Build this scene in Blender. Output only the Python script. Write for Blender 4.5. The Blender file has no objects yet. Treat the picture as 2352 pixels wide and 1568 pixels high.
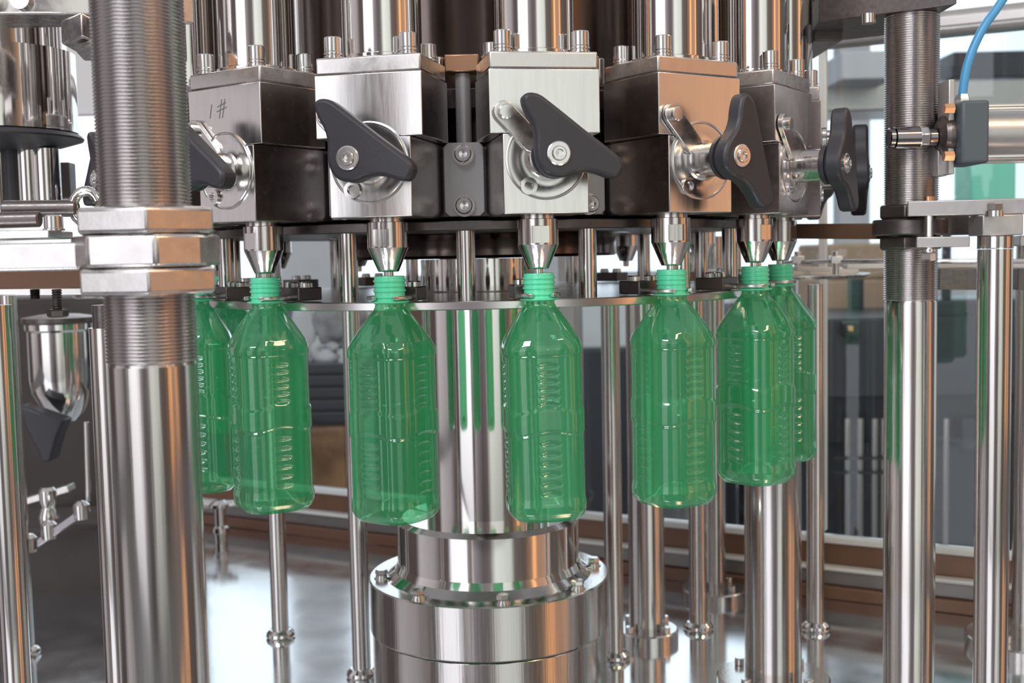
import bpy, math, random
from mathutils import Vector, Matrix
random.seed(7)
R = math.radians
# ---------------------------------------------------------------- camera
ZC = 1.44                      # camera height above the hall floor (m)
ZD = 0.90                      # top of the machine deck
F, PITCH, ROLL = 2667.0, R(4.33), R(1.16)
scn = bpy.context.scene
cam_d = bpy.data.cameras.new('camera'); cam = bpy.data.objects.new('camera', cam_d)
scn.collection.objects.link(cam); scn.camera = cam
cam_d.sensor_width = 36.0; cam_d.lens = F/2352*36.0; cam_d.clip_start = 0.02; cam_d.clip_end = 60
cam.matrix_world = Matrix.Translation((0, 0, ZC)) @ Matrix.Rotation(R(90)-PITCH, 4, 'X') @ Matrix.Rotation(-ROLL, 4, 'Z')
cam_d.dof.use_dof = True; cam_d.dof.focus_distance = 0.98; cam_d.dof.aperture_fstop = 9.0
MW = cam.matrix_world.copy()

def ray(px, py):
    return MW.to_3x3() @ Vector(((px-1176)/F, -(py-784)/F, -1.0))
def at(px, py, Y):
    d = ray(px, py); t = Y/d.y
    return Vector((0, 0, ZC)) + d*t
def at_z(px, py, z):
    d = ray(px, py); t = (z-ZC)/d.z
    return Vector((0, 0, ZC)) + d*t

# ---------------------------------------------------------------- world: daylight hall seen all round
scn.view_settings.view_transform = 'Standard'; scn.view_settings.look = 'None'
scn.view_settings.gamma = 1.0; scn.view_settings.use_curve_mapping = False
scn.view_settings.exposure = 0.0
wd = bpy.data.worlds.new('world'); scn.world = wd; wd.use_nodes = True
nt = wd.node_tree; nt.nodes.clear()
def N(t, **k):
    n = nt.nodes.new(t)
    for a, b in k.items(): setattr(n, a, b)
    return n
L = nt.links.new
out = N('ShaderNodeOutputWorld'); bg = N('ShaderNodeBackground'); L(bg.outputs[0], out.inputs[0])
tc = N('ShaderNodeTexCoord'); sp = N('ShaderNodeSeparateXYZ'); L(tc.outputs['Generated'], sp.inputs[0])
neg = N('ShaderNodeMath', operation='MULTIPLY'); neg.inputs[1].default_value = -1; L(sp.outputs[1], neg.inputs[0])
atn = N('ShaderNodeMath', operation='ARCTAN2'); L(sp.outputs[0], atn.inputs[0]); L(neg.outputs[0], atn.inputs[1])
mp = N('ShaderNodeMapRange'); mp.inputs[1].default_value = -math.pi; mp.inputs[2].default_value = math.pi
L(atn.outputs[0], mp.inputs[0])
AZ = [(-180, 1.7, 1.8, 1.95), (-160, 1.4, 1.45, 1.5), (-154, .20, .17, .15), (-135, .11, .085, .075), 
      (-100, .09, .07, .07), (-93, .60, .56, .58), (-70, .42, .38, .39), (-60, .12, .10, .10), (-49, .11, .09, .09),
      (-45, 1.5, 1.5, 1.58), (-21, 1.6, 1.6, 1.68), (-17, .38, .34, .36), (-5, .14, .12, .13), (3, .20, .17, .17),
      (10, 1.0, 1.04, .98), (29, .76, .80, .74), (33, .18, .15, .14), (47, .13, .10, .08),
      (56, .42, .25, .16), (60, 1.8, .82, .33), (64, .50, .29, .19), (75, .56, .33, .22), (79, 1.5, .72, .32),
      (82, .16, .12, .10), (108, .10, .08, .07), (113, .80, .80, .80), (133, .72, .74, .74), (138, .11, .09, .08),
      (152, .12, .11, .11), (157, 1.15, 1.28, 1.36), (180, 1.7, 1.8, 1.95)]
cr = N('ShaderNodeValToRGB'); el = cr.color_ramp.elements
el[0].position = 0; el[0].color = (*AZ[0][1:], 1); el[1].position = 1; el[1].color = (*AZ[-1][1:], 1)
for a, r_, g_, b_ in AZ[1:-1]:
    e = el.new((a+180)/360); e.color = (r_, g_, b_, 1)
L(mp.outputs[0], cr.inputs[0])
lo = N('ShaderNodeMapRange', interpolation_type='SMOOTHSTEP')      # floor of the hall is darker than its windows
lo.inputs[1].default_value = -.42; lo.inputs[2].default_value = .02; lo.inputs[3].default_value = .24; lo.inputs[4].default_value = 1.0
L(sp.outputs[2], lo.inputs[0])
m1 = N('ShaderNodeVectorMath', operation='SCALE'); L(cr.outputs[0], m1.inputs[0]); L(lo.outputs[0], m1.inputs['Scale'])
hi = N('ShaderNodeMapRange', interpolation_type='SMOOTHSTEP')      # pale roof overhead
hi.inputs[1].default_value = .42; hi.inputs[2].default_value = .75
L(sp.outputs[2], hi.inputs[0])
mx = N('ShaderNodeMix', data_type='RGBA'); L(hi.outputs[0], mx.inputs[0]); L(m1.outputs[0], mx.inputs[6])
mx.inputs[7].default_value = (.46, .46, .48, 1)
L(mx.outputs[2], bg.inputs[0]); bg.inputs[1].default_value = 1.15

def lamp(name, loc, rot, size, col, power):
    d = bpy.data.lights.new(name, 'AREA'); d.shape = 'RECTANGLE'; d.size, d.size_y = size; d.color = col; d.energy = power
    o = bpy.data.objects.new(name, d); scn.collection.objects.link(o); o.location = loc; o.rotation_euler = rot
lamp('added_lamp_cool', (-1.1, -1.2, 3.6), (R(32), 0, R(-30)), (1.6, .35), (.93, .97, 1.0), 45)     # unseen overhead lamps added for brightness and bottle highlights
lamp('added_lamp_warm', (1.5, -.6, 3.4), (R(28), 0, R(52)), (1.2, .30), (1.0, .70, .42), 20)  # warm one, added for glints on the bottle shoulders
# ---------------------------------------------------------------- materials
def mat(name, col, rough=.4, metal=0., bump=0., bscale=200., stretch=None, var=0., rvar=0., coat=0., emis=None):
    m = bpy.data.materials.new(name); m.use_nodes = True
    t = m.node_tree; p = t.nodes['Principled BSDF']
    p.inputs['Base Color'].default_value = (*col, 1); p.inputs['Roughness'].default_value = rough
    p.inputs['Metallic'].default_value = metal; p.inputs['Coat Weight'].default_value = coat
    if emis:
        p.inputs['Emission Color'].default_value = (*emis[:3], 1); p.inputs['Emission Strength'].default_value = emis[3]
    if bump or var or rvar:
        c = t.nodes.new('ShaderNodeTexCoord'); mpp = t.nodes.new('ShaderNodeMapping')
        t.links.new(c.outputs['Object'], mpp.inputs[0])
        if stretch: mpp.inputs['Scale'].default_value = stretch
        n = t.nodes.new('ShaderNodeTexNoise'); n.inputs['Scale'].default_value = bscale; n.inputs['Detail'].default_value = 4
        t.links.new(mpp.outputs[0], n.inputs[0])
        if bump:
            b = t.nodes.new('ShaderNodeBump'); b.inputs['Strength'].default_value = bump; b.inputs['Distance'].default_value = .001
            t.links.new(n.outputs[0], b.inputs['Height']); t.links.new(b.outputs[0], p.inputs['Normal'])
        if var:
            r = t.nodes.new('ShaderNodeMapRange'); r.inputs[1].default_value = .3; r.inputs[2].default_value = .7
            t.links.new(n.outputs[0], r.inputs[0])
            k = t.nodes.new('ShaderNodeMix'); k.data_type = 'RGBA'
            k.inputs[6].default_value = (*[max(0, x*(1-var)) for x in col], 1); k.inputs[7].default_value = (*[min(1, x*(1+var)) for x in col], 1)
            t.links.new(r.outputs[0], k.inputs[0]); t.links.new(k.outputs[2], p.inputs['Base Color'])
        if rvar:
            r = t.nodes.new('ShaderNodeMapRange'); r.inputs[1].default_value = .3; r.inputs[2].default_value = .7
            r.inputs[3].default_value = max(.02, rough-rvar); r.inputs[4].default_value = rough+rvar
            t.links.new(n.outputs[0], r.inputs[0]); t.links.new(r.outputs[0], p.inputs['Roughness'])
    return m
S = (.78, .755, .735)
M = dict(
    chrome=mat('polished_steel', (.74, .72, .70), .07, 1, bump=.05, bscale=60, stretch=(1, 1, .06), rvar=.03),
    tube=mat('satin_steel_tube', (.64, .615, .595), .15, 1, bump=.10, bscale=420, stretch=(1, 1, .015), rvar=.05),
    block=mat('brushed_steel_block', (.76, .745, .735), .21, 1, bump=.03, bscale=260, stretch=(1, 1, .08), rvar=.04),
    blockshade=mat('shaded_steel_sides', (.40, .36, .345), .25, 1, bump=.01, bscale=120, rvar=.03),  # darker copy of the block steel: shade on the side faces put into the colour
    satin=mat('satin_zinc_plate', (.47, .46, .47), .35, .35, bump=.02, bscale=300),
    cast=mat('worn_machined_steel', (.70, .675, .66), .27, 1, bump=.13, bscale=90, rvar=.07, var=.08),
    thread=mat('threaded_steel', (.56, .525, .52), .24, 1),
    dark=mat('dark_steel', (.17, .15, .145), .33, .85, bump=.1, bscale=200, rvar=.06),
    darkchrome=mat('dark_polished_steel', (.26, .24, .25), .12, 1),
    drum=mat('blurred_steel_drum', (.15, .12, .11), .16, 1, rvar=.05, bscale=20),
    bolt=mat('bolt_steel', (.76, .745, .735), .22, 1),
    deck=mat('steel_deck', (.76, .77, .79), .13, 1, bump=.06, bscale=14, rvar=.04, var=.05),
    black=mat('black_plastic', (.042, .041, .050), .42, 0, bump=.12, bscale=900),
    greyplastic=mat('grey_painted_aluminium', (.10, .125, .145), .45, 0, bump=.06, bscale=700),
    alu=mat('anodised_aluminium', (.56, .54, .53), .35, .8, rvar=.05, bscale=150),
    brown=mat('brown_enclosure_panel', (.20, .105, .066), .38, .25, rvar=.05, bscale=30),
    greytrim=mat('grey_aluminium_trim', (.24, .225, .215), .35, .4),
    white=mat('white_plastic', (.75, .76, .74), .4),
    hose=mat('blue_hose', (.10, .40, .74), .3),
    wall=mat('pale_plaster', (.78, .79, .82), .8, var=.05, bscale=3),
    conc=mat('concrete_floor', (.20, .205, .21), .55, var=.25, bscale=5),
    machine=mat('dark_blue_machine', (.028, .035, .05), .35, .2, rvar=.1, bscale=8),
    machine2=mat('slate_machine', (.050, .054, .066), .4, .2, rvar=.1, bscale=8),
    carton=mat('brown_cardboard', (.56, .40, .27), .8, var=.12, bscale=9),
    rust=mat('rusty_orange_board', (.38, .20, .09), .7, var=.45, bscale=12),
    mint=mat('mint_crate_plastic', (.30, .95, .70), .4),
    rag=mat('grey_white_cloth', (.45, .43, .44), .9, var=.35, bscale=20, bump=.5),
    darkbrown=mat('dark_brown_machine', (.045, .036, .032), .6, 0, rvar=.1, bscale=8),  # even dark brown of the machine bodies at left
    red=mat('red_paint', (.35, .03, .04), .5),
    copper=mat('copper_tone_fitting', (.72, .42, .26), .28, 1),
    ink=mat('grey_marker_ink', (.22, .22, .23), .6),
)
def shader_mat(name):
    m = bpy.data.materials.new(name); m.use_nodes = True; t = m.node_tree; t.nodes.clear()
    return m, t
def pet(name, tint, body, fac, rough, back=.5, f0=.075):
    m, t = shader_mat(name); n = t.nodes.new; l = t.links.new
    o = n('ShaderNodeOutputMaterial')
    tr = n('ShaderNodeBsdfTransparent'); tr.inputs[0].default_value = (*tint, 1)
    tl = n('ShaderNodeBsdfTranslucent'); tl.inputs[0].default_value = (*body, 1)
    df = n('ShaderNodeBsdfDiffuse'); df.inputs[0].default_value = (*body, 1)
    a = n('ShaderNodeMixShader'); a.inputs[0].default_value = 1-back; l(tl.outputs[0], a.inputs[1]); l(df.outputs[0], a.inputs[2])
    b = n('ShaderNodeMixShader'); b.inputs[0].default_value = fac; l(tr.outputs[0], b.inputs[1]); l(a.outputs[0], b.inputs[2])
    g = n('ShaderNodeBsdfGlossy'); g.inputs['Roughness'].default_value = rough; g.inputs[0].default_value = (1, 1, 1, 1)
    lw = n('ShaderNodeLayerWeight'); lw.inputs[0].default_value = .5; pw = n('ShaderNodeMath'); pw.operation = 'POWER'; pw.inputs[1].default_value = 3.; l(lw.outputs['Facing'], pw.inputs[0])
    f = n('ShaderNodeMath'); f.operation = 'MULTIPLY_ADD'; f.inputs[1].default_value = .80; f.inputs[2].default_value = f0; l(pw.outputs[0], f.inputs[0])
    c = n('ShaderNodeMixShader'); l(f.outputs[0], c.inputs[0]); l(b.outputs[0], c.inputs[1]); l(g.outputs[0], c.inputs[2])
    l(c.outputs[0], o.inputs[0]); return m
M['pet'] = pet('green_bottle_plastic', (.47, .87, .62), (.105, .64, .32), .42, .05)
M['neck'] = pet('mint_neck_plastic', (.3, .85, .6), (.17, 1.0, .62), .97, .25, 0.12)
M['glass'] = pet('window_glass', (.90, .95, .97), (.5, .6, .65), .01, .02, .5, .03)

# ---------------------------------------------------------------- mesh builder
class MB:
    def __init__(s): s.v = []; s.f = []
    def add(s, vs, fs):
        o = len(s.v); s.v += [tuple(x) for x in vs]; s.f += [tuple(i+o for i in q) for q in fs]; return s
    def box(s, c, size, rot=None):
        x, y, z = (k/2 for k in size); c = Vector(c)
        vs = [Vector((i*x, j*y, k*z)) for i in (-1, 1) for j in (-1, 1) for k in (-1, 1)]
        if rot is not None: vs = [rot @ p for p in vs]
        return s.add([p+c for p in vs], [(0, 1, 3, 2), (4, 6, 7, 5), (0, 4, 5, 1), (2, 3, 7, 6), (0, 2, 6, 4), (1, 5, 7, 3)])
    def beam(s, p, q, w, h):                       # box from p to q, w wide (sideways), h tall
        p = Vector(p); q = Vector(q); d = q-p; ln = d.length; rot = d.to_track_quat('X', 'Z').to_matrix()
        return s.box((p+q)/2, (ln, w, h), rot)
    def lathe(s, prof, c=(0, 0, 0), seg=48, rot=None, cap=True):
        c = Vector(c); vs = []; fs = []; n = len(prof)
        for (r, z) in prof:
            for k in range(seg):
                a = 2*math.pi*k/seg; p = Vector((r*math.cos(a), r*math.sin(a), z))
                vs.append((rot @ p if rot is not None else p)+c)
        for i in range(n-1):
            for k in range(seg):
                k2 = (k+1) % seg
                fs.append((i*seg+k, i*seg+k2, (i+1)*seg+k2, (i+1)*seg+k))
        if cap:
            if prof[0][0] > 0: fs.append(tuple(range(seg-1, -1, -1)))
            if prof[-1][0] > 0: fs.append(tuple((n-1)*seg+k for k in range(seg)))
        return s.add(vs, fs)
    def cyl(s, p, q, r, seg=32, r2=None, ch=0.):
        p = Vector(p); q = Vector(q); d = q-p; ln = d.length; rot = d.to_track_quat('Z', 'Y').to_matrix()
        r2 = r if r2 is None else r2
        pr = [(r, 0), (r2, ln)] if not ch else [(r-ch, 0), (r, ch), (r2, ln-ch), (r2-ch, ln)]
        return s.lathe(pr, p, seg, rot)
    def ring(s, ro, ri, z0, z1, c=(0, 0, 0), seg=64, ch=.0008):
        pr = [(ri, z0), (ro-ch, z0), (ro, z0+ch), (ro, z1-ch), (ro-ch, z1), (ri, z1), (ri, z0)]
        return s.lathe(pr, c, seg, cap=False)
    def prism(s, pts, z0, z1, mtx=None):           # outline in local xy, extruded along z
        n = len(pts); vs = [Vector((x, y, z)) for z in (z0, z1) for (x, y) in pts]
        if mtx is not None: vs = [mtx @ p for p in vs]
        fs = [tuple(range(n-1, -1, -1)), tuple(range(n, 2*n))]+[(k, (k+1) % n, n+(k+1) % n, n+k) for k in range(n)]
        return s.add(vs, fs)
    def tube(s, pts, r, seg=12, closed=False):
        P = [Vector(p) for p in pts]; n = len(P); vs = []; fs = []; up = Vector((0, 0, 1))
        for i, p in enumerate(P):
            a = P[(i-1) % n] if (closed or i) else p; b = P[(i+1) % n] if (closed or i < n-1) else p
            t = (b-a).normalized(); x = t.cross(up)
            if x.length < 1e-3: x = t.cross(Vector((0, 1, 0)))
            x.normalize(); y = t.cross(x); up = -y if y.dot(up) < 0 else y
            for k in range(seg):
                an = 2*math.pi*k/seg; vs.append(p+x*math.cos(an)*r+y*math.sin(an)*r)
        for i in range(n if closed else n-1):
            j = (i+1) % n
            for k in range(seg):
                k2 = (k+1) % seg; fs.append((i*seg+k, j*seg+k, j*seg+k2, i*seg+k2))
        if not closed: fs += [tuple(range(seg)), tuple((n-1)*seg+k for k in range(seg-1, -1, -1))]
        return s.add(vs, fs)
    def hexa(s, c, af, h, rotz=0, ch=.0012, axis=None):   # chamfered hexagon nut, across-flats af
        pts = lambda k: [((af/math.sqrt(3)*k)*math.cos(R(60*i)+rotz), (af/math.sqrt(3)*k)*math.sin(R(60*i)+rotz)) for i in range(6)]
        mtx = Matrix.Translation(Vector(c)) @ (axis.to_4x4() if axis is not None else Matrix.Identity(4))
        vs = []; k0 = 1-ch/(af/2)
        for k, z in ((k0, 0), (1, ch), (1, h-ch), (k0, h)):
            vs += [mtx @ Vector((x, y, z)) for x, y in pts(k)]
        fs = [tuple(range(5, -1, -1)), tuple(range(18, 24))]
        for j in range(3): fs += [(j*6+i, j*6+(i+1) % 6, (j+1)*6+(i+1) % 6, (j+1)*6+i) for i in range(6)]
        return s.add(vs, fs)
    def mesh(s, name, m, off=None, sharp=35):
        me = bpy.data.meshes.new(name)
        vs = s.v if off is None else [(x-off[0], y-off[1], z-off[2]) for x, y, z in s.v]
        me.from_pydata(vs, [], s.f); me.update()
        me.polygons.foreach_set('use_smooth', [True]*len(me.polygons)); me.set_sharp_from_angle(angle=R(sharp))
        me.materials.append(m); return me
COL = scn.collection
def tag(o, label=None, cat=None, group=None, kind=None):
    for k, v in (('label', label), ('category', cat), ('group', group), ('kind', kind)):
        if v: o[k] = v
    return o
def thing(name, label, cat, loc=(0, 0, 0), rz=0, group=None):
    o = bpy.data.objects.new(name, None); COL.objects.link(o); o.empty_display_size = .02
    o.location = loc; o.rotation_euler = (0, 0, rz); return tag(o, label, cat, group)
def part(name, mb, m, parent=None, bevel=0, world=False, label=None, sharp=20, kind=None):
    """world=True: the mesh is given in world coordinates and its parent root has no rotation"""
    off = None
    if world and parent is not None:
        off = Vector((0, 0, 0)); p = parent
        while p is not None: off = off+p.location; p = p.parent
    o = bpy.data.objects.new(name, mb.mesh(name, M[m] if isinstance(m, str) else m, off, sharp)); COL.objects.link(o)
    o.parent = parent
    if bevel:
        b = o.modifiers.new('bevel', 'BEVEL'); b.width = bevel; b.segments = 2; b.limit_method = 'ANGLE'; b.angle_limit = R(40)
    if label: o['label'] = label
    if kind: o['kind'] = kind
    return o
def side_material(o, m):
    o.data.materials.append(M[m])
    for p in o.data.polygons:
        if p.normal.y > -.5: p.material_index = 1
def solo(name, mb, m, label, cat, group=None, base=None, bevel=0, kind=None, sharp=35):
    """a thing that is one mesh given in world coordinates; its origin goes to its base"""
    if base is None:
        xs = [v[0] for v in mb.v]; ys = [v[1] for v in mb.v]; zs = [v[2] for v in mb.v]
        base = ((min(xs)+max(xs))/2, (min(ys)+max(ys))/2, min(zs))
    o = bpy.data.objects.new(name, mb.mesh(name, M[m], base, sharp)); COL.objects.link(o); o.location = base
    if bevel:
        b = o.modifiers.new('bevel', 'BEVEL'); b.width = bevel; b.segments = 2; b.limit_method = 'ANGLE'; b.angle_limit = R(40)
    return tag(o, label, cat, group, kind)
def struct(name, mb, m, bevel=0): return solo(name, mb, m, None, None, kind='structure', bevel=bevel)
def dup(o, parent=None):
    c = o.copy(); COL.objects.link(c); c.parent = parent
    for ch in list(o.children): dup(ch, c)
    return c

# ---------------------------------------------------------------- the setting: deck, enclosure, hall
EX, EY = 0.0, 2.04; ed = Vector((1, -.53, 0)).normalized(); en = Vector((ed.y, -ed.x, 0))   # enclosure line; en points to the camera side
def enc(u, z, off=0.): p = Vector((EX, EY, 0))+ed*u+en*off; return Vector((p.x, p.y, z))
zz = lambda z: ZC+z
b = MB()
p1, p2 = enc(-1.9, 0, .03), enc(1.35, 0, .03)
b.prism([(-1.9, .35), (1.3, .35), (p2.x, p2.y), (p1.x, p1.y)], ZD-.012, ZD)
solo('machine_deck', b, 'deck', None, None, kind='structure')
struct('floor', MB().box((0, 5, -.02), (16, 16, .04)), 'conc')
# hall walls beyond the enclosure, with open window bands
b = MB(); YB = 7.0
b.box((0, YB, .66), (16, .15, 1.32))
for x, w in ((-7.2, 1.4), (-4.15, .3), (-1.2, .35), (.25, .22), (2.05, .18), (4.2, .3), (7, 1.6)):
    b.box((x, YB, 2.4), (w, .15, 2.16))
b.box((0, YB, 3.5), (16, .15, .12))
struct('wall_back', b, 'wall')
# ---- enclosure frame + glass
en_root = thing('machine_enclosure', 'brown and aluminium framed glass enclosure wall standing behind the carousel', 'enclosure', enc(0, ZD))
L0, L1 = -.78, 1.30
def rail(name, z0, z1, t0, t1, m, u0=L0, u1=L1, bev=.002):
    bb = MB(); a, c = enc(u0, 0), enc(u1, 0)
    pts = [enc(u0, 0, t0), enc(u1, 0, t0), enc(u1, 0, t1), enc(u0, 0, t1)]
    bb.prism([(p.x, p.y) for p in pts], zz(z0), zz(z1)); part(name, bb, m, en_root, bevel=bev, world=True)
rail('sill', -.54, -.520, -.04, .03, 'brown')
rail('sill_face', -.520, -.497, -.04, .02, 'greytrim')
rail('sill_trim', -.497, -.491, -.03, .026, 'white')
rail('bottom_rail', -.491, -.457, -.03, .008, 'brown')
rail('glazing_bead', -.457, -.447, -.01, .014, 'white')
rail('top_rail', .300, .335, -.03, .02, 'alu', bev=.012)
posts = [-.765, .115, .543, 1.27]
for u in posts:
    bb = MB(); c = enc(u, 0, 0); bb.box((c.x, c.y, zz(-.07)), (.012 if u == .543 else .030, .012 if u == .543 else .035, .74), Matrix.Rotation(math.atan2(ed.y, ed.x), 3, 'Z'))
    part('mullion', bb, 'white' if u == .543 else 'alu', en_root, bevel=.002, world=True)
bb = MB(); gp = [enc(L0, 0, -.004), enc(L1, 0, -.004), enc(L1, 0, .0), enc(L0, 0, .0)]
bb.prism([(p.x, p.y) for p in gp], zz(-.446), zz(.300)); part('glass_pane', bb, 'glass', en_root, world=True)

# ---------------------------------------------------------------- carousel
XC, YC, RB = -0.0321, 1.3201, 0.3295
A3 = R(9.777); DA = 2*math.pi/16
def pol(a, r, z=0.): return Vector((XC+r*math.sin(a), YC-r*math.cos(a), z))
car = thing('filling_carousel', 'round steel carousel ring and drum that carries the filling valves', 'filling machine', (XC, YC, ZD+.30))
cc = (XC, YC, 0)
part('ring', MB().ring(.262, .20, zz(.034), zz(.094), cc, 128), 'dark', car, world=True)
part('lower_flange', MB().ring(.296, .17, zz(.021), zz(.0295), cc, 128), 'dark', car, world=True)
part('drum', MB().lathe([(.10, zz(-.004)), (.150, zz(-.004)), (.152, zz(-.001)), (.152, zz(.012)), (.150, zz(.020)), (.168, zz(.020)), (.196, zz(.034)), (.196, zz(.45))], cc, 96), 'drum', car, world=True)
part('upper_ring', MB().ring(.255, .197, zz(.132), zz(.150), cc, 128), 'dark', car, world=True)
b = MB().ring(.3120, .10, zz(-.0482), zz(-.0405), cc, 160); part('neck_plate', b, 'bolt', car, world=True, label='bright edged steel disc at bottle neck height')
for i in range(16):
    a = A3+DA*(i-.5)
    p = pol(a, .284); rot = Matrix.Rotation(a, 3, 'Z')
    part('spacer_rod', MB().cyl((p.x, p.y, zz(-.0405)), (p.x, p.y, zz(.021)), .0085, 24), 'tube', car, world=True)
    q = pol(a, .270); part('mount_block', MB().box((q.x, q.y, zz(.064)), (.040, .018, .062), rot), 'dark', car, bevel=.001, world=True)
    q = pol(a, .2825)
    pl = part('link_plate', MB().prism([(x, y) for x, y in ((-.0138, -.0325), (.0138, -.0325), (.0178, -.0285), (.0178, .0285), (.0138, .0325), (-.0138, .0325), (-.0178, .0285), (-.0178, -.0285))], -.0035, .0035,
              Matrix.Translation((q.x, q.y, zz(.0660))) @ rot.to_4x4() @ Matrix.Rotation(R(90), 4, 'X')), 'satin', car, bevel=.0008, world=True)
    for dz in (-.0225, .0225):
        q1 = pol(a, .286, zz(.0655+dz)); q2 = pol(a, .288, zz(.0655+dz)); q3 = pol(a, .296, zz(.0655+dz)); q4 = pol(a, .2925, zz(.0655+dz)); q5 = pol(a, .2965, zz(.0655+dz))
        part('washer', MB().cyl(q1, q2, .0098, 28), 'bolt', pl, world=True)
        bb = MB(); d = (q3-q2); rr = d.to_track_quat('Z', 'Y').to_matrix(); ln = d.length
        bb.lathe([(.0072, 0), (.0076, .0008), (.0076, ln-.0012), (.0066, ln), (.0040, ln), (.0036, ln-.004), (0, ln-.0045)], q2, 28, rr, cap=False)
        part('socket_bolt', bb, 'bolt', pl, world=True)
    p = pol(a, .272)
    part('upper_rod', MB().cyl((p.x, p.y, zz(.0965)), (p.x, p.y, zz(.160)), .0070, 24), 'satin', car, world=True)
    part('cap_block', MB().box((p.x, p.y, zz(.168)), (.030, .024, .015), rot), 'copper', car, bevel=.001, world=True)
    for dx in (-.0215, .0215):
        w_ = Vector((p.x, p.y, 0))+rot @ Vector((dx, .004, 0)); part('cap_bolt', MB().cyl((w_.x, w_.y, zz(.150)), (w_.x, w_.y, zz(.1755)), .0056, 20, ch=.0006), 'bolt', car, world=True)

# ---------------------------------------------------------------- filling valves
Z0 = -.021                                             # nozzle tip, relative to camera height
V = lambda z: z-Z0
AX = Matrix.Rotation(R(90), 4, 'X')                    # local xy outline -> valve face plane, +z of outline -> outward (-y)
def oblong(p, q, r, n=10):
    p = Vector(p).to_2d() if len(p) == 3 else Vector(p); q = Vector(q); d = (q-p); an = math.atan2(d.y, d.x); o = []
    for k in range(n+1): t = an+math.pi/2+math.pi*k/n; o.append((p.x+r*math.cos(t), p.y+r*math.sin(t)))
    for k in range(n+1): t = an-math.pi/2+math.pi*k/n; o.append((q.x+r*math.cos(t), q.y+r*math.sin(t)))
    return o
def smooth(pts, it=2):
    for _ in range(it):
        o = []
        for i in range(len(pts)):
            a = pts[i]; c = pts[(i+1) % len(pts)]
            o += [(a[0]*.75+c[0]*.25, a[1]*.75+c[1]*.25), (a[0]*.25+c[0]*.75, a[1]*.25+c[1]*.75)]
        pts = o
    return pts
HK = [(105, 640), (112, 590), (160, 568), (235, 582), (320, 648), (450, 755), (600, 880), (760, 1005), (850, 1085), (862, 1150), (820, 1222), (745, 1222),
      (670, 1190), (575, 1172), (485, 1184), (425, 1214), (340, 1218), (262, 1190), (212, 1115), (195, 1020), (202, 900), (182, 805), (140, 735)]
HK = [((x-365)*.000106, -(y-1035)*.000101) for x, y in HK]
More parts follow.
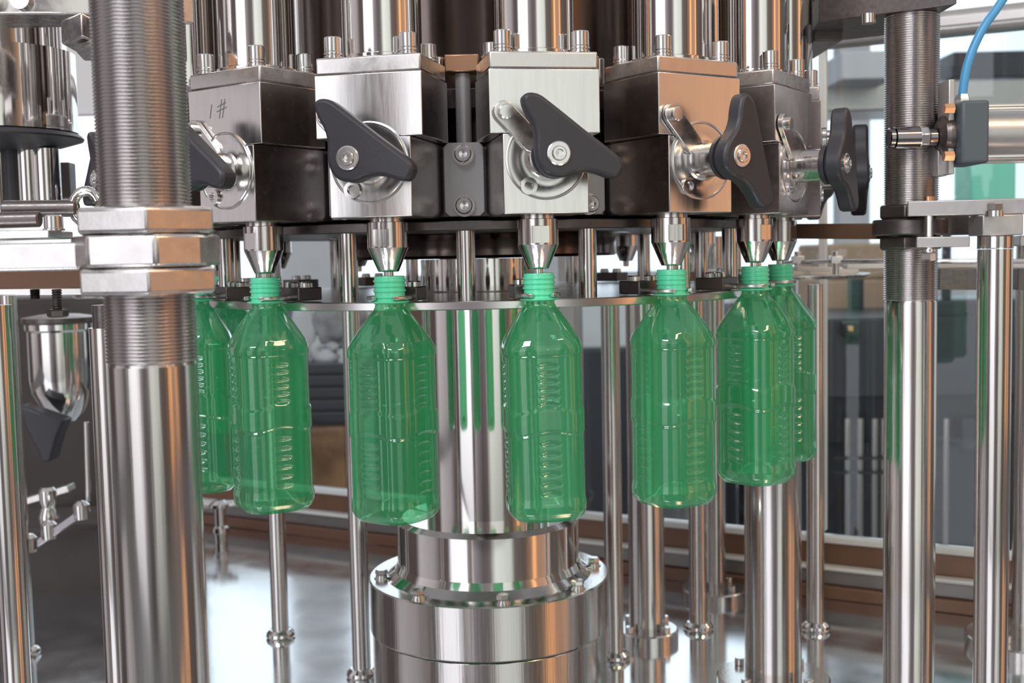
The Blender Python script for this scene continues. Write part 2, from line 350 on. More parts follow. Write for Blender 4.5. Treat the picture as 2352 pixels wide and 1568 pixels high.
def make_valve(rot_handle, flat=None):
    t = thing('filling_valve', 'x', 'filling valve')
    FR = -.0405                                        # y of the front face
    side_material(part('lower_block', MB().box((0, (FR+.058)/2, V(.0645)), (.071, .058-FR, .065)), 'block', t, bevel=.0008), 'blockshade')
    side_material(part('upper_block', MB().box((0, (FR+.036)/2, V(.1231)), (.092, .036-FR, .0518)), 'block', t, bevel=.0008), 'blockshade')
    part('top_plate', MB().box((0, -.002, V(.1562)), (.090, .074, .0140)), 'cast', t, bevel=.0015)
    part('filling_cylinder', MB().lathe([(.036, V(.1632)), (.036, V(.1662)), (.0335, V(.1672)), (.0335, V(.420))], (0, 0, 0), 64), 'chrome', t)
    for sx in (-1, 1):
        for sy in (-1, 1):
            bb = MB(); c = (sx*.0325, -.002+sy*.0285, 0)
            bb.lathe([(.0078, V(.1632)), (.0078, V(.1650)), (.0066, V(.1651)), (.0066, V(.1662)), (.0078, V(.1663)), (.0078, V(.1680)), (.0070, V(.1681)), (.0074, V(.169)), (.0074, V(.1800)), (.0066, V(.1808)), (.0040, V(.1808)), (.0036, V(.176)), (0, V(.1758))], c, 24, cap=False)
            part('bolt', bb, 'bolt', t)
    nb_ = MB().lathe([(.0150, V(.0320)), (.0150, V(.0290)), (.0176, V(.0285)), (.0176, V(.0228)), (.0176, V(.0226)), (.0176, V(.0086)), (.0176, V(.0084)), (.0176, V(.0070)), (.0092, V(-.0125)), (.0085, V(-.0135)), (0, V(-.0135))], (0, 0, 0), 64, cap=False)
    if flat is not None:                               # wrench flat milled into the nozzle body
        fd = Vector((math.sin(flat), -math.cos(flat), 0)); nv = []
        for p_ in nb_.v:
            v_ = Vector(p_); k_ = v_.dot(fd)
            if V(.0085) < v_.z < V(.0227) and k_ > .0160: v_ -= fd*(k_-.0160)
            nv.append(tuple(v_))
        nb_.v = nv
    nz = part('nozzle', nb_, 'tube', t, sharp=16)
    part('nozzle_tip', MB().lathe([(.0042, V(-.0135)), (.0042, V(-.0200)), (.003, V(-.0210)), (0, V(-.0210))], (0, 0, 0), 20, cap=False), 'bolt', nz)
    C = Vector((0, FR, V(.0765)))                      # centre of the valve's round plug on the face
    T = Matrix.Translation(C) @ AX
    dish = MB(); dish.lathe([(.0335, -.0002), (.0335, .0010), (.0325, .0014), (.0318, .0004), (.031, .0012), (.0270, .0012), (.0235, .0006), (.0200, .0004), (.0170, .0010), (.0152, .0024)], (0, 0, 0), 72, cap=False)
    dish.v = [tuple(T @ Vector(p)) for p in dish.v]; pg = part('plug_disc', dish, 'block', t, sharp=20)
    sp_ = MB().lathe([(.0152, .0005), (.0150, .0290)], (0, 0, 0), 40, cap=False); sp_.v = [tuple(T @ Vector(p)) for p in sp_.v]
    part('spindle', sp_, 'tube', t)
    pin = MB().lathe([(.0070, .001), (.0070, .0035), (.0040, .0036), (.0040, .001)], (-.0150, -.0220, 0), 24, cap=False); pin.v = [tuple(T @ Vector(p)) for p in pin.v]
    part('pin', pin, 'bolt', pg)
    lv = MB().prism(oblong((-.0345, .0375), (-.012, .0135), .0088), .0008, .0058, T); lev = part('lever', lv, 'cast', t, bevel=.0008)
    bo = MB().lathe([(.0060, .0058), (.0060, .0105), (.005, .0112), (0, .0112)], (-.0340, .0370, 0), 24, cap=False); bo.v = [tuple(T @ Vector(p)) for p in bo.v]
    part('bolt', bo, 'bolt', lev)
    H = T @ Matrix.Rotation(rot_handle, 4, 'Z')
    hb = MB().prism(smooth(HK, 1), .0340, .0500, H)
    ho = part('handle', hb, 'black', t, bevel=.0030)
    hub = MB().lathe([(.0160, .0285), (.0185, .0305), (.0185, .0345)], (0, 0, 0), 40, cap=True); hub.v = [tuple(H @ Vector(p)) for p in hub.v]
    part('handle_boss', hub, 'black', ho)
    wa = MB().lathe([(.0094, .0498), (.0094, .0510), (.0085, .0516), (.0058, .0516), (.0056, .0512), (.0056, .0530), (.0050, .0536), (.0032, .0536), (.0028, .0510), (0, .0508)], (0, 0, 0), 36, cap=False)
    wa.v = [tuple(H @ Vector(p)) for p in wa.v]; part('screw', wa, 'bolt', ho, label='bright steel socket screw and washer')
    return t
protoA = make_valve(0., R(-2)); protoB = make_valve(R(-37), R(-22))
VL = {-3: 'steel filling valve mostly hidden behind the thick threaded post, fourth left of the centre link plate',
      -2: 'steel filling valve on the far left side of the carousel, hidden behind the threaded post',
      -1: 'steel filling valve with 1# marked on its face, half hidden by the thick threaded post',
      0: 'steel filling valve with white glare on its face, left of the centre link plate',
      1: 'steel filling valve whose handle overhangs its right edge, right of the centre link plate',
      2: 'steel filling valve with copper-toned face and upright black wing handle',
      3: 'steel filling valve turned away to the right, its black handle seen edge on',
      4: 'steel filling valve at the carousel\'s far right edge, rearmost black handle before the glass'}
# i counts round from valve 1 (az 9.8 deg)
def valve_label(i):
    m = {-3: VL[-2], -2: 'steel filling valve behind the left threaded post, black handle tip left of its threads', -1: VL[-1], 0: VL[0], 1: VL[1], 2: VL[2], 3: VL[3], 4: VL[4]}
    return m.get(i)
first = {0: True, 1: True}
for i in range(-6, 10):
    kindB = 1 if i in (2, 3, 4, 5, 6) else 0
    pr = (protoA, protoB)[kindB]
    o = pr if first[kindB] else dup(pr)
    first[kindB] = False
    a = A3+DA*(i-1); o.location = pol(a, RB, zz(Z0)); o.rotation_euler = (0, 0, a)
    tag(o, valve_label(i) or 'steel filling valve on the far side of the carousel, only its nozzle showing', 'filling valve', 'filling valves round the carousel')
    if i == -1: v_mark = o

# hand-written "1#" on that valve's face
mk = MB()
def stroke(p, q, w=.0005):
    p = Vector(p); q = Vector(q); d = (q-p).normalized(); n = Vector((-d.y, d.x))*w
    mk.prism([tuple(p-n), tuple(q-n), tuple(q+n), tuple(p+n)], .0, .0002, Matrix.Translation((-.006, -.0405, V(.129))) @ AX)
stroke((-.012, -.006), (-.009, .006)); stroke((-.002, .003), (.009, .006)); stroke((-.003, -.001), (.010, .002))
stroke((.000, -.007), (.004, .009)); stroke((.004, -.007), (.008, .009))
part('marker_writing', mk, 'ink', v_mark, label='hand-written 1# in grey marker')

# ---------------------------------------------------------------- neck grippers
def make_gripper():
    t = thing('bottle_gripper', 'x', 'gripper')        # origin: bottle axis at neck level
    part('body', MB().box((0, .040, -.0335), (.034, .030, .012)), 'dark', t, bevel=.001)
    for sx in (-1, 1):
        pts = []
        for k in range(13):
            an = R(-62+k*(62+90)/12); r_ = .0152; pts.append((sx*r_*math.cos(an), r_*math.sin(an)))
        outer = [(sx*.0195*math.cos(R(-62+k*152/12)), .0195*math.sin(R(-62+k*152/12))) for k in range(13)]
        pl_ = pts[:-1]+[(sx*.004, .024), (sx*.004, .040), (sx*.014, .040)]+outer[8::-1]
        mb = MB().prism(pl_, -.0372, -.0340)
        if sx < 0: mb.f = [tuple(reversed(f)) for f in mb.f]
        part('claw', mb, 'cast', t, bevel=.0006)
        bb = MB().lathe([(.0058, -.0275), (.0058, -.0235), (.005, -.0225), (0, -.0225)], (sx*.0095, .042, 0), 18, cap=False); part('bolt', bb, 'bolt', t)
    return t
g0 = make_gripper()
gl = {-2: 'steel gripper claw behind the threaded post, on the rearmost left bottle position', -1: 'steel gripper claw holding the bottle partly hidden by the threaded post', 0: 'steel gripper claw holding the green bottle just right of the threaded post',
      1: 'steel gripper claw round the neck of the bottle left of the central shaft', 2: 'steel gripper claw round the neck of the bottle right of the central shaft',
      3: 'steel gripper claw round the neck under the copper-faced valve', 4: 'steel gripper claw round the second bottle neck from the right', 5: 'steel gripper claw round the rightmost bottle neck'}
for n, i in enumerate(range(-5, 11)):
    o = g0 if n == 0 else dup(g0)
    a = A3+DA*(i-2); o.location = pol(a, RB, zz(0)); o.rotation_euler = (0, 0, a)
    tag(o, gl.get(i, 'empty steel gripper claw on the far side of the neck plate'), 'gripper', 'neck grippers round the plate')

# ---------------------------------------------------------------- bottles
ZB = -.0172                                            # neck rim relative to camera height
BH = .2085
def bottle_profile():
    """(depth below rim, half width, squareness 0..1)"""
    P = [(.0235, .0132, 0), (.0262, .0133, 0), (.0285, .0145, .0), (.033, .0185, .1), (.040, .0232, .35), (.048, .0280, .6), (.055, .0318, .8), (.0600, .0336, .95), (.0635, .0344, 1),
         (.068, .0342, 1), (.0695, .0334, 1), (.072, .0334, 1), (.113, .0334, 1), (.116, .0346, 1), (.133, .0346, 1), (.136, .0334, 1), (.190, .0336, 1), (.196, .0346, 1), (.202, .0342, 1), (.2065, .0325, .95), (.2098, .0295, .9)]
    return P
def make_bottle():
    t = thing('bottle', 'x', 'bottle')                 # origin: centre of its base
    P = bottle_profile(); SEG = 144; rows = []
    d = P[0][0]
    def interp(d):
        for k in range(len(P)-1):
            if P[k][0] <= d <= P[k+1][0]:
                u = (d-P[k][0])/(P[k+1][0]-P[k][0]); return (P[k][1]*(1-u)+P[k+1][1]*u)*(.985+.003*P[k][2]), P[k][2]*(1-u)+P[k+1][2]*u
        return P[-1][1], P[-1][2]
    ds = []
    while d < P[-1][0]: ds.append(d); d += .0007
    ds.append(P[-1][0])
    ribs = [.0770+.0065*k for k in range(6)]+[.1430+.0085*k for k in range(6)]
    vs = []; fs = []
    def rad(th, hw, sq):
        n = 2+1.1*sq; return hw/((abs(math.cos(th))**n+abs(math.sin(th))**n)**(1/n))
    for d in ds:
        for k in range(SEG):
            th = 2*math.pi*k/SEG
            w = .0022*math.cos(4*th)                   # the waist lines step up and down from face to corner
            hw, sq = interp(min(max(d+(w if .105 < d < .142 else 0), ds[0]), P[-1][0]))
            r = rad(th, hw, sq)
            f = abs(((th/(math.pi/2)+.5) % 1)-.5)*2      # 0 at face centre, 1 at corner
            s_ = f*hw*.9                                # distance from face centre line
            for rb in ribs:
                if abs(d-rb) < .0032 and s_ < .0105:
                    hgt = .0015*(1-(s_/.0105)**4); hw_ = .0012*(1-(s_/.0105)**2)+.0005
                    r -= hgt*math.exp(-((d-rb)/hw_)**2)
            if .064 < d < .197:                        # shallow vertical channel either side of each corner
                r -= .0006*math.exp(-((f-.50)/.07)**2)
            if .030 < d < .062: r -= .0010*math.sin(math.pi*(d-.030)/.032)*(.5+.5*math.cos(8*th))
            vs.append((r*math.cos(th), r*math.sin(th), BH-d))
    rows = len(ds)
    for q, zq, sq in ((.026, .0002, .85), (.022, .0008, .7), (.017, .0045, .3), (.012, .0120, 0), (.006, .0155, 0), (.0015, .0160, 0)):
        for k in range(SEG):
            th = 2*math.pi*k/SEG; r = rad(th, q, sq); pet5 = (.0012*math.cos(4*th) if .01 < q < .025 else 0)
            vs.append((r*math.cos(th), r*math.sin(th), zq+.0+max(0, pet5)))
        rows += 1
    for i in range(rows-1):
        for k in range(SEG):
            k2 = (k+1) % SEG; fs.append((i*SEG+k, (i+1)*SEG+k, (i+1)*SEG+k2, i*SEG+k2))
    fs.append(tuple((rows-1)*SEG+k for k in range(SEG-1, -1, -1)))
    mb = MB(); mb.v = vs; mb.f = fs
    part('body', mb, 'pet', t, sharp=50, label='transparent green bottle body with moulded ribs')
    pr = [(.0108, BH-.0235), (.0108, BH-.001), (.0114, BH), (.0126, BH), (.0130, BH-.0008)]
    for k in range(3):
        z = BH-.0025-k*.0042; pr += [(.0130, z), (.0141, z-.0010), (.0141, z-.0020), (.0130, z-.0030)]
    pr += [(.0130, BH-.0165), (.0142, BH-.0170), (.0142, BH-.0182), (.0131, BH-.0188), (.0131, BH-.0205), (.0165, BH-.0212), (.0165, BH-.0224), (.0130, BH-.0236)]
    part('neck', MB().lathe(pr, (0, 0, 0), 56, cap=False), 'neck', t, label='pale mint threaded neck')
    return t
b0 = make_bottle()
BL = {-1: 'green bottle partly hidden behind the thick threaded post', 0: 'green bottle just right of the threaded post, second from the left',
      1: 'green bottle hanging left of the central shaft', 2: 'green bottle hanging right of the central shaft',
      3: 'green bottle under the copper-faced filling valve, third from the right', 4: 'green bottle second from the right, in front of another bottle',
      5: 'rightmost green bottle, partly hidden behind its neighbour'}
BR = {-1: 10, 0: 30, 1: 57, 2: 8, 3: 28, 4: 42, 5: 15}
TL = {-1: 0, 0: .35, 1: .3, 2: .8, 3: .1, 4: .2, 5: 0}
nb = 0
def put_bottle(p, rz, label, tilt=0.):
    global nb
    o = b0 if nb == 0 else dup(b0); nb += 1
    o.location = p; o.rotation_euler = (0, R(-tilt), R(rz)) if tilt else (0, 0, R(rz))
    if tilt: o.location.x += math.sin(R(tilt))*BH
    tag(o, label, 'bottle', 'green bottles held by the neck')
for i in range(-1, 6):
    a = A3+DA*(i-2); p = pol(a, RB, zz(ZB)-BH); put_bottle(p, BR[i], BL[i], TL[i])
p = at(512, 622, 1.52); put_bottle((p.x, p.y, p.z-BH), 35, 'green bottle farther back, showing between the two leftmost bottles')
o = dup(g0); o.location = (p.x, p.y, p.z-ZB); o.rotation_euler = (0, 0, R(90)); tag(o, 'steel gripper claw of the infeed wheel holding the farther-back bottle', 'gripper', 'neck grippers round the plate')
iw = thing('infeed_starwheel', 'small infeed wheel behind the left threaded post, carrying the farther-back bottle', 'starwheel', (p.x-.105, p.y, ZD))
zi = p.z-ZB; ic = (p.x-.105, p.y, 0)
part('plate', MB().lathe([(0, zi-.0482), (.085, zi-.0482), (.087, zi-.0470), (.087, zi-.0417), (.085, zi-.0405), (0, zi-.0405)], ic, 64, cap=False), 'cast', iw, world=True)
part('shaft', MB().cyl((ic[0], ic[1], ZD), (ic[0], ic[1], zi-.0482), .014, 32), 'tube', iw, world=True)

# ---------------------------------------------------------------- pedestal under the carousel
ped = thing('central_pedestal', 'wide polished steel pedestal with bolted flange and shaft under the carousel', 'pedestal', (XC, YC, ZD))
part('shaft', MB().lathe([(.070, zz(-.300)), (.070, zz(-.049)), (.070, zz(-.005))], cc, 96, cap=False), 'chrome', ped, world=True)
part('collar', MB().lathe([(.070, zz(-.298)), (.098, zz(-.298)), (.1045, zz(-.303)), (.1045, zz(-.350)), (.108, zz(-.358)), (.116, zz(-.3645)), (.118, zz(-.366))], cc, 96, cap=False), 'chrome', ped, world=True)
part('flange', MB().lathe([(.100, zz(-.366)), (.1365, zz(-.366)), (.1380, zz(-.3675)), (.1380, zz(-.424)), (.1365, zz(-.426))], cc, 128, cap=False), 'tube', ped, world=True)
part('base_drum', MB().lathe([(.134, zz(-.426)), (.1355, zz(-.428)), (.1355, zz(-.540))], cc, 128, cap=False), 'tube', ped, world=True)
for k in range(8):
    a = R(8+45*k); p = pol(a, .1235); bb = MB()
    bb.cyl((p.x, p.y, zz(-.366)), (p.x, p.y, zz(-.3645)), .0085, 24); bb.cyl((p.x, p.y, zz(-.3645)), (p.x, p.y, zz(-.3625)), .0068, 20)
    bb.hexa((p.x, p.y, zz(-.3625)), .0125, .0060, rotz=random.random()); part('hex_bolt', bb, 'bolt', ped, world=True)

# ---------------------------------------------------------------- poles standing on the deck
def pole(px, py, dia, top, label, name='support_pole', flange=None, Y=None, x_only=None, group=None, m='tube', cat='pole'):
    p = at_z(px, py, ZD) if Y is None else at(px, 1200, Y)
    t = thing(name, label, cat, (p.x, p.y, ZD), group=group); r = dia/2
    part('tube', MB().cyl((p.x, p.y, ZD), (p.x, p.y, zz(top)), r, 48), m, t, world=True)
    if flange:
        fr, fh = flange
        part('foot_flange', MB().lathe([(r, ZD+fh), (fr-.002, ZD+fh), (fr, ZD+fh-.002), (fr, ZD), (r, ZD)], (p.x, p.y, 0), 64, cap=False), 'tube', t, world=True)
        for k in range(4):
            a = R(40+90*k); bb = MB(); rr_ = (fr+r)/2+.001
            bb.cyl((p.x+rr_*math.sin(a), p.y-rr_*math.cos(a), ZD+fh), (p.x+rr_*math.sin(a), p.y-rr_*math.cos(a), ZD+fh+.009), min(.006, (fr-r)*.4), 18, ch=.0008)
            part('bolt', bb, 'bolt', t, world=True)
    else:
        part('foot_ring', MB().lathe([(r, ZD+.012), (r+.003, ZD+.0115), (r+.0075, ZD+.007), (r+.0085, ZD+.003), (r+.007, ZD), (r, ZD)], (p.x, p.y, 0), 48, cap=False), 'chrome', t, world=True)
    return p
G1 = 'slim poles with round feet'
pole(645, 1462, .0240, -.056, 'slim steel pole with round foot below the second bottle from the left', group=G1)
pole(832, 1552, .0235, -.056, 'slim steel pole with round foot just left of the pedestal', group=G1)
pole(1412, 1512, .0245, -.056, 'slim steel pole with round foot touching the right side of the pedestal in view', group=G1)
pole(1604, 1444, .0255, -.056, 'slim steel pole with round foot between two thicker flanged poles', group=G1)
pole(1873, 1444, .0250, -.051, 'slim steel pole with round foot below the rightmost bottle', group=G1)
pole(62, 1500, .0210, -.02, 'slim steel pole with round foot at the left edge of the photo', group=G1)
G2 = 'thick poles with bolted flanges'
pole(1487, 1466, .0500, -.056, 'medium steel pole on bolted flange behind the third bottle from the right', flange=(.043, .016), group=G2)
pole(1640, 1368, .0380, .02, 'rearmost steel pole on small bolted flange near the glass wall', flange=(.050, .014), group=G2)
pole(1776, 1572, .0690, -.056, 'thickest steel pole on wide flange under the second bottle from the right', flange=(.069, .012), group=G2)
pole(2352, 1484, .0330, .0, 'steel pole on bolted flange at the right photo edge, behind the pole with clamp block', flange=(.075, .016), group=G2)

# ---------------------------------------------------------------- threaded posts
def thread_prof(r, z0, z1, pitch, depth):
    n = int((z1-z0)/pitch); pr = [(r-depth, z0)]
    for k in range(n):
        z = z0+k*pitch; pr += [(r-depth, z+pitch*.10), (r-depth*.15, z+pitch*.42), (r, z+pitch*.52), (r-depth*.15, z+pitch*.62), (r-depth, z+pitch*.95)]
    return pr
def threaded_post(name, label, px, Y, r, ztop, zthread, zn, af, rotn, seg, mthread, mnut='cast'):
    p = at(px, 560, Y); t = thing(name, label, 'threaded post', (p.x, p.y, ZD)); c = (p.x, p.y, 0)
    part('smooth_column', MB().lathe([(r*.965, ZD), (r*.965, zz(zthread)-.002), (r*.94, zz(zthread))], c, 96, cap=False), 'tube', t, world=True)
    part('thread', MB().lathe(thread_prof(r, zz(zthread), zz(ztop), .00232, .0014), c, seg, cap=False), mthread, t, world=True, sharp=180)
    for (za, zb) in zn:
        part('hex_nut', MB().hexa((p.x, p.y, zz(za)), af, zb-za, rotn, ch=.0018), mnut, t, world=True, bevel=.0016)
    return p
pa = threaded_post('threaded_post', 'thick threaded steel post with two large hex nuts in the left foreground', 338, .755, .0292, .21, -.0654, ((.0166, .0339), (-.0215, -.0040)), .0815, R(-72.7), 128, 'thread')
pb = threaded_post('threaded_post', 'thinner threaded steel post on the right, with a dark clamp and nuts at mid height', 2092, 1.205, .0272, .40, -.0565, ((.0270, .0420), (-.0045, .0100)), .0560, R(-60), 96, 'thread', 'dark')
# nut at the top of the right post
tp = [o for o in bpy.data.objects if o.name == 'threaded_post.001'][0]
q = at(2100, 22, 1.205); part('hex_nut', MB().hexa((pb.x, pb.y, q.z), .054, .022, R(-80), ch=.003), 'cast', tp, world=True, bevel=.001)

# ---- left clamp arm round the foreground post
t = thing('post_clamp', 'worn steel clamp collar with flat arm between the left post\'s two hex nuts', 'bracket', (pa.x, pa.y, zz(-.0040)))
cpts = [(pa.x+.0462*math.sin(R(17.3+k)), pa.y-.0462*math.cos(R(17.3+k))) for k in (-85, -51, 6, 43, 85, 130, 180, 230)]
part('collar', MB().prism(cpts, zz(-.0038), zz(.0164)), 'cast', t, world=True, bevel=.0022)
a0 = at(-150, 585, .80); 
b = MB(); b.prism([(-.62, .760), (pa.x-.036, .732), (pa.x-.036, .785), (-.62, .815)], zz(-.0050), zz(.0128)); part('arm', b, 'cast', t, world=True, bevel=.002)
# ---- things to the left of it, on the same bracket level
def cylthing(name, p, q, r, m, label, cat, seg=28, ch=.001, group=None):
    return solo(name, MB().cyl(p, q, r, seg, ch=ch), m, label, cat, group=group)
t = thing('guide_plate', 'grey steel guide plate with a socket bolt left of the large hex nut', 'plate', tuple(at(60, 545, .86)))
b = MB(); z0, z1 = at(60, 549, .86).z, at(60, 531, .86).z
b.prism([(-.55, .845), (at(150, 540, .86).x, .83), (at(168, 540, .9).x, .90), (-.60, .90)], z0, z1); part('plate', b, 'block', t, world=True, bevel=.001)
c = at(124, 531, .86); bb = MB().cyl((c.x, .86, z1), (c.x, .86, z1+.0015), .0078, 28); bb.lathe([(.0064, z1+.0015), (.0068, z1+.002), (.0068, z1+.0105), (.006, z1+.0115), (.0035, z1+.0115), (.0033, z1+.008), (0, z1+.008)], (c.x, .86, 0), 28, cap=False)
part('socket_bolt', bb, 'bolt', t, world=True)
p, q = at(8, 480, .93), at(178, 478, .93); cylthing('cross_rod', p, q, .0068, 'dark', 'upper dark steel rod lying level left of the threads', 'rod')
p, q = at(-60, 507, .90), at(92, 503, .90); cylthing('cross_rod', p, q, .0062, 'dark', 'lower dark steel rod with a small knuckle at the left edge', 'rod')
c = at(198, 478, .93); pts = [(c.x+.0105*math.cos(R(k*20)), c.y, c.z+.0010+.0125*math.sin(R(k*20))) for k in range(18)]
solo('eye_bolt', MB().tube(pts, .0042, 12, closed=True), 'chrome', 'round steel eye between the dark rod and the threads', 'eye bolt')
b = MB(); p, q = at(-120, 641, .84), at(208, 638, .84); b.beam(p, q, .02, .0148); solo('lower_bar', b, 'brown', 'brown flat bar under the clamp arm at left', 'bar', bevel=.001)
b = MB(); b.beam(at(-120, 671, .98), at(235, 667, .98), .012, .0066); solo('guide_rail', b, 'bolt', 'bright thin rail below the brown bar at the left edge', 'rail', bevel=.001)
for x, y0, y1, lab in ((80, 664, 688, 'short dark stud hanging under the brown bar, nearer the left edge'), (130, 664, 716, 'threaded stud with nut hanging under the brown bar')):
    a, c = at(x, y0, .84), at(x, y1, .84); n = 9
    pr = []
    for k in range(n): z = c.z+(a.z-c.z)*k/n; pr += [(.0030, z), (.0037, z+(a.z-c.z)/n/2)]
    bb = MB().lathe(pr+[(.003, a.z)], (a.x, a.y, 0), 20)
    if y1 > 700: bb.hexa((a.x, a.y, c.z-.004), .013, .006, .3)
    solo('threaded_stud', bb, 'dark', lab, 'stud')

# ---- capping head, upper left
c = at(40, 200, 1.25); S_ = 2667/1.25
t = thing('capping_head', 'large polished steel cylinder head with black skirt plate at upper left', 'capping head', (c.x-.02, 1.25, at(40, 330, 1.25).z))
cx = c.x-.022
def zc(y): return at(60, y, 1.25).z
part('barrel', MB().lathe([(.0800, zc(305)), (.0800, zc(122)), (.0715, zc(120)), (.0715, zc(20))], (cx, 1.25, 0), 72), 'chrome', t, world=True)
part('skirt_plate', MB().lathe([(.040, zc(345)), (.062, zc(337)), (.0845, zc(322)), (.0855, zc(318)), (.083, zc(311)), (.078, zc(306))], (cx, 1.25, 0), 72), 'black', t, world=True)
for k, (x, r_, y1) in enumerate(((-5, .0120, 470), (30, .0100, 470), (66, .0125, 470), (108, .0150, 470))):
    q = at(x, 400, 1.25); mm = ('chrome', 'black', 'chrome', 'chrome')[k]
    part('guide_pin', MB().cyl((q.x, 1.25, zc(y1)), (q.x, 1.25, zc(343)), r_*.93, 32), mm, t, world=True)
solo('sensor_block', MB().box(tuple(at(150, 416, 1.3)), (.017, .02, .040)), 'dark', 'small dark block right of the polished pins at left', 'sensor block', bevel=.001)
# overhead plates at the top left
t = thing('overhead_plate', 'grey round-edged overhead plate crossing the top left corner', 'plate', tuple(at(60, 30, 1.0)))
c = at(120, 20, 1.12); zt = at(120, 42, .98).z
arc = [(c.x+.02+.20*math.sin(R(k)), 1.16-.20*math.cos(R(k))) for k in range(-50, 51, 5)]
arc = [p_ for p_ in arc if p_[1] < 1.03]
part('plate', MB().prism(arc, zt, zt+.045), 'cast', t, world=True, bevel=.002)
for x in (48, -20):
    q = at(x, 10, .955); part('bolt', MB().cyl((q.x, .990, zt+.008), (q.x, .952, zt+.010), .008, 24), 'bolt', t, world=True)
b = MB(); b.prism([(at(158, 0, .98).x, .96), (at(235, 0, .98).x, .93), (at(250, 0, 1.0).x, 1.04), (at(165, 0, 1.0).x, 1.04)], at(200, 112, .98).z, at(200, 56, .98).z)
b.prism([(at(185, 0, .97).x, .95), (at(245, 0, .97).x, .93), (at(245, 0, 1.0).x, 1.0), (at(185, 0, 1.0).x, 1.0)], at(200, 126, .97).z, at(200, 111, .97).z)
solo('clamp_block', b, 'cast', 'grey steel clamp block against the left side of the threads near the top', 'clamp', bevel=.002)

# ---- capping/unscrambling gear behind the left poles
def zf(x, y, Y): return at(x, y, Y).z
t = thing('steel_funnel', 'polished steel funnel-shaped pot behind the left poles', 'funnel', tuple(at(135, 960, 1.75)))
c = at(140, 800, 1.75); q = lambda y: zf(140, y, 1.75)
part('pot', MB().lathe([(.018, q(965)), (.030, q(945)), (.044, q(900)), (.047, q(870)), (.047, q(760)), (.050, q(755)), (.050, q(742)), (.046, q(740))], (c.x, 1.75, 0), 64, cap=False), 'chrome', t, world=True)
part('lid', MB().lathe([(.052, q(742)), (.054, q(738)), (.054, q(728)), (.03, q(722)), (0, q(720))], (c.x, 1.75, 0), 48, cap=False), 'dark', t, world=True)
c = at(110, 1000, 1.68); q = lambda y: zf(110, y, 1.68)
m_ = MB(); m_.prism([(-.032, q(925)), (.032, q(962)), (.020, q(1000)), (.009, q(1056)), (-.004, q(1058)), (-.010, q(1030)), (-.026, q(975))], -.018, .018, Matrix.Translation((c.x, 1.68, 0)) @ AX)
solo('black_guard', m_, 'black', 'matt black wedge shaped guard under the steel funnel', 'guard', bevel=.004)
cylthing('drive_rod', at(203, 1150, 1.62), at(198, 968, 1.62), .0036, 'chrome', 'thin bright vertical rod beside the black wedge guard', 'rod')
c = at(245, 760, 1.05)
t = thing('support_pole', 'tall bright steel pole just behind the left threaded post', 'pole', (c.x, 1.05, ZD))
part('tube', MB().cyl((c.x, 1.05, ZD), (c.x, 1.05, zf(240, 752, 1.05)), .0155, 40), 'tube', t, world=True)
part('cap', MB().cyl((c.x, 1.05, zf(240, 752, 1.05)), (c.x, 1.05, zf(240, 700, 1.05)), .012, 30), 'dark', t, world=True)
c = at(4, 900, 1.0); t = thing('support_pole', 'steel pole cut by the left photo edge, in front of the slim footed pole', 'pole', (c.x, 1.0, ZD))
part('tube', MB().cyl((c.x, 1.0, ZD), (c.x, 1.0, zf(10, 700, 1.0)), .0120, 40), 'tube', t, world=True)
t = thing('drive_linkage', 'small steel linkage arm with bolted joints low behind the left poles', 'linkage', tuple(at(130, 1290, 1.55)))
p, q_ = at(60, 1265, 1.6), at(200, 1170, 1.6); bb = MB(); bb.beam(p, q_, .02, .012); part('arm', bb, 'darkchrome', t, world=True, bevel=.002)
for x, y in ((70, 1245), (115, 1215), (190, 1170)):
    p = at(x, y, 1.6); bb = MB(); bb.lathe([(.010, p.z-.012), (.011, p.z), (.011, p.z+.008), (.006, p.z+.013), (0, p.z+.014)], (p.x, p.y-.004, 0), 24); part('joint', bb, 'chrome', t, world=True)
p = at(112, 1180, 1.66); c = MB().lathe([(.013, zf(112, 1200, 1.66)), (.014, zf(112, 1185, 1.66)), (.009, zf(112, 1165, 1.66)), (.012, zf(112, 1150, 1.66)), (.012, zf(112, 1125, 1.66)), (.008, zf(112, 1118, 1.66))], (p.x, 1.66, 0), 32)
solo('rod_coupling', c, 'chrome', 'polished waisted coupling standing behind the linkage arm', 'coupling')
b = MB(); b.beam(at(40, 1155, 1.8), at(165, 1118, 1.8), .03, .010); solo('slide_bar', b, 'cast', 'slanting dark steel bar above the waisted coupling', 'bar', bevel=.001)
solo('gearbox', MB().box(tuple(at(140, 1340, 1.98)), (.34, .16, .24)), 'darkbrown', 'dark machine housing low behind the left poles', 'housing', bevel=.01)
t = thing('grease_fitting', 'small jointed steel fitting standing on the deck between post and second bottle', 'fitting', tuple(at_z(508, 1245, ZD)))
c = at_z(508, 1245, ZD); k = c.y/2667
part('stem', MB().lathe([(.012, ZD), (.013, ZD+22*k), (.016, ZD+24*k), (.016, ZD+36*k), (.011, ZD+40*k), (.011, ZD+80*k), (.02, ZD+84*k), (.02, ZD+92*k), (.008, ZD+100*k)], (c.x, c.y, 0), 28), 'chrome', t, world=True)
part('handle', MB().cyl((c.x-.03, c.y, ZD+88*k), (c.x+.03, c.y, ZD+92*k), .006, 16), 'cast', t, world=True)

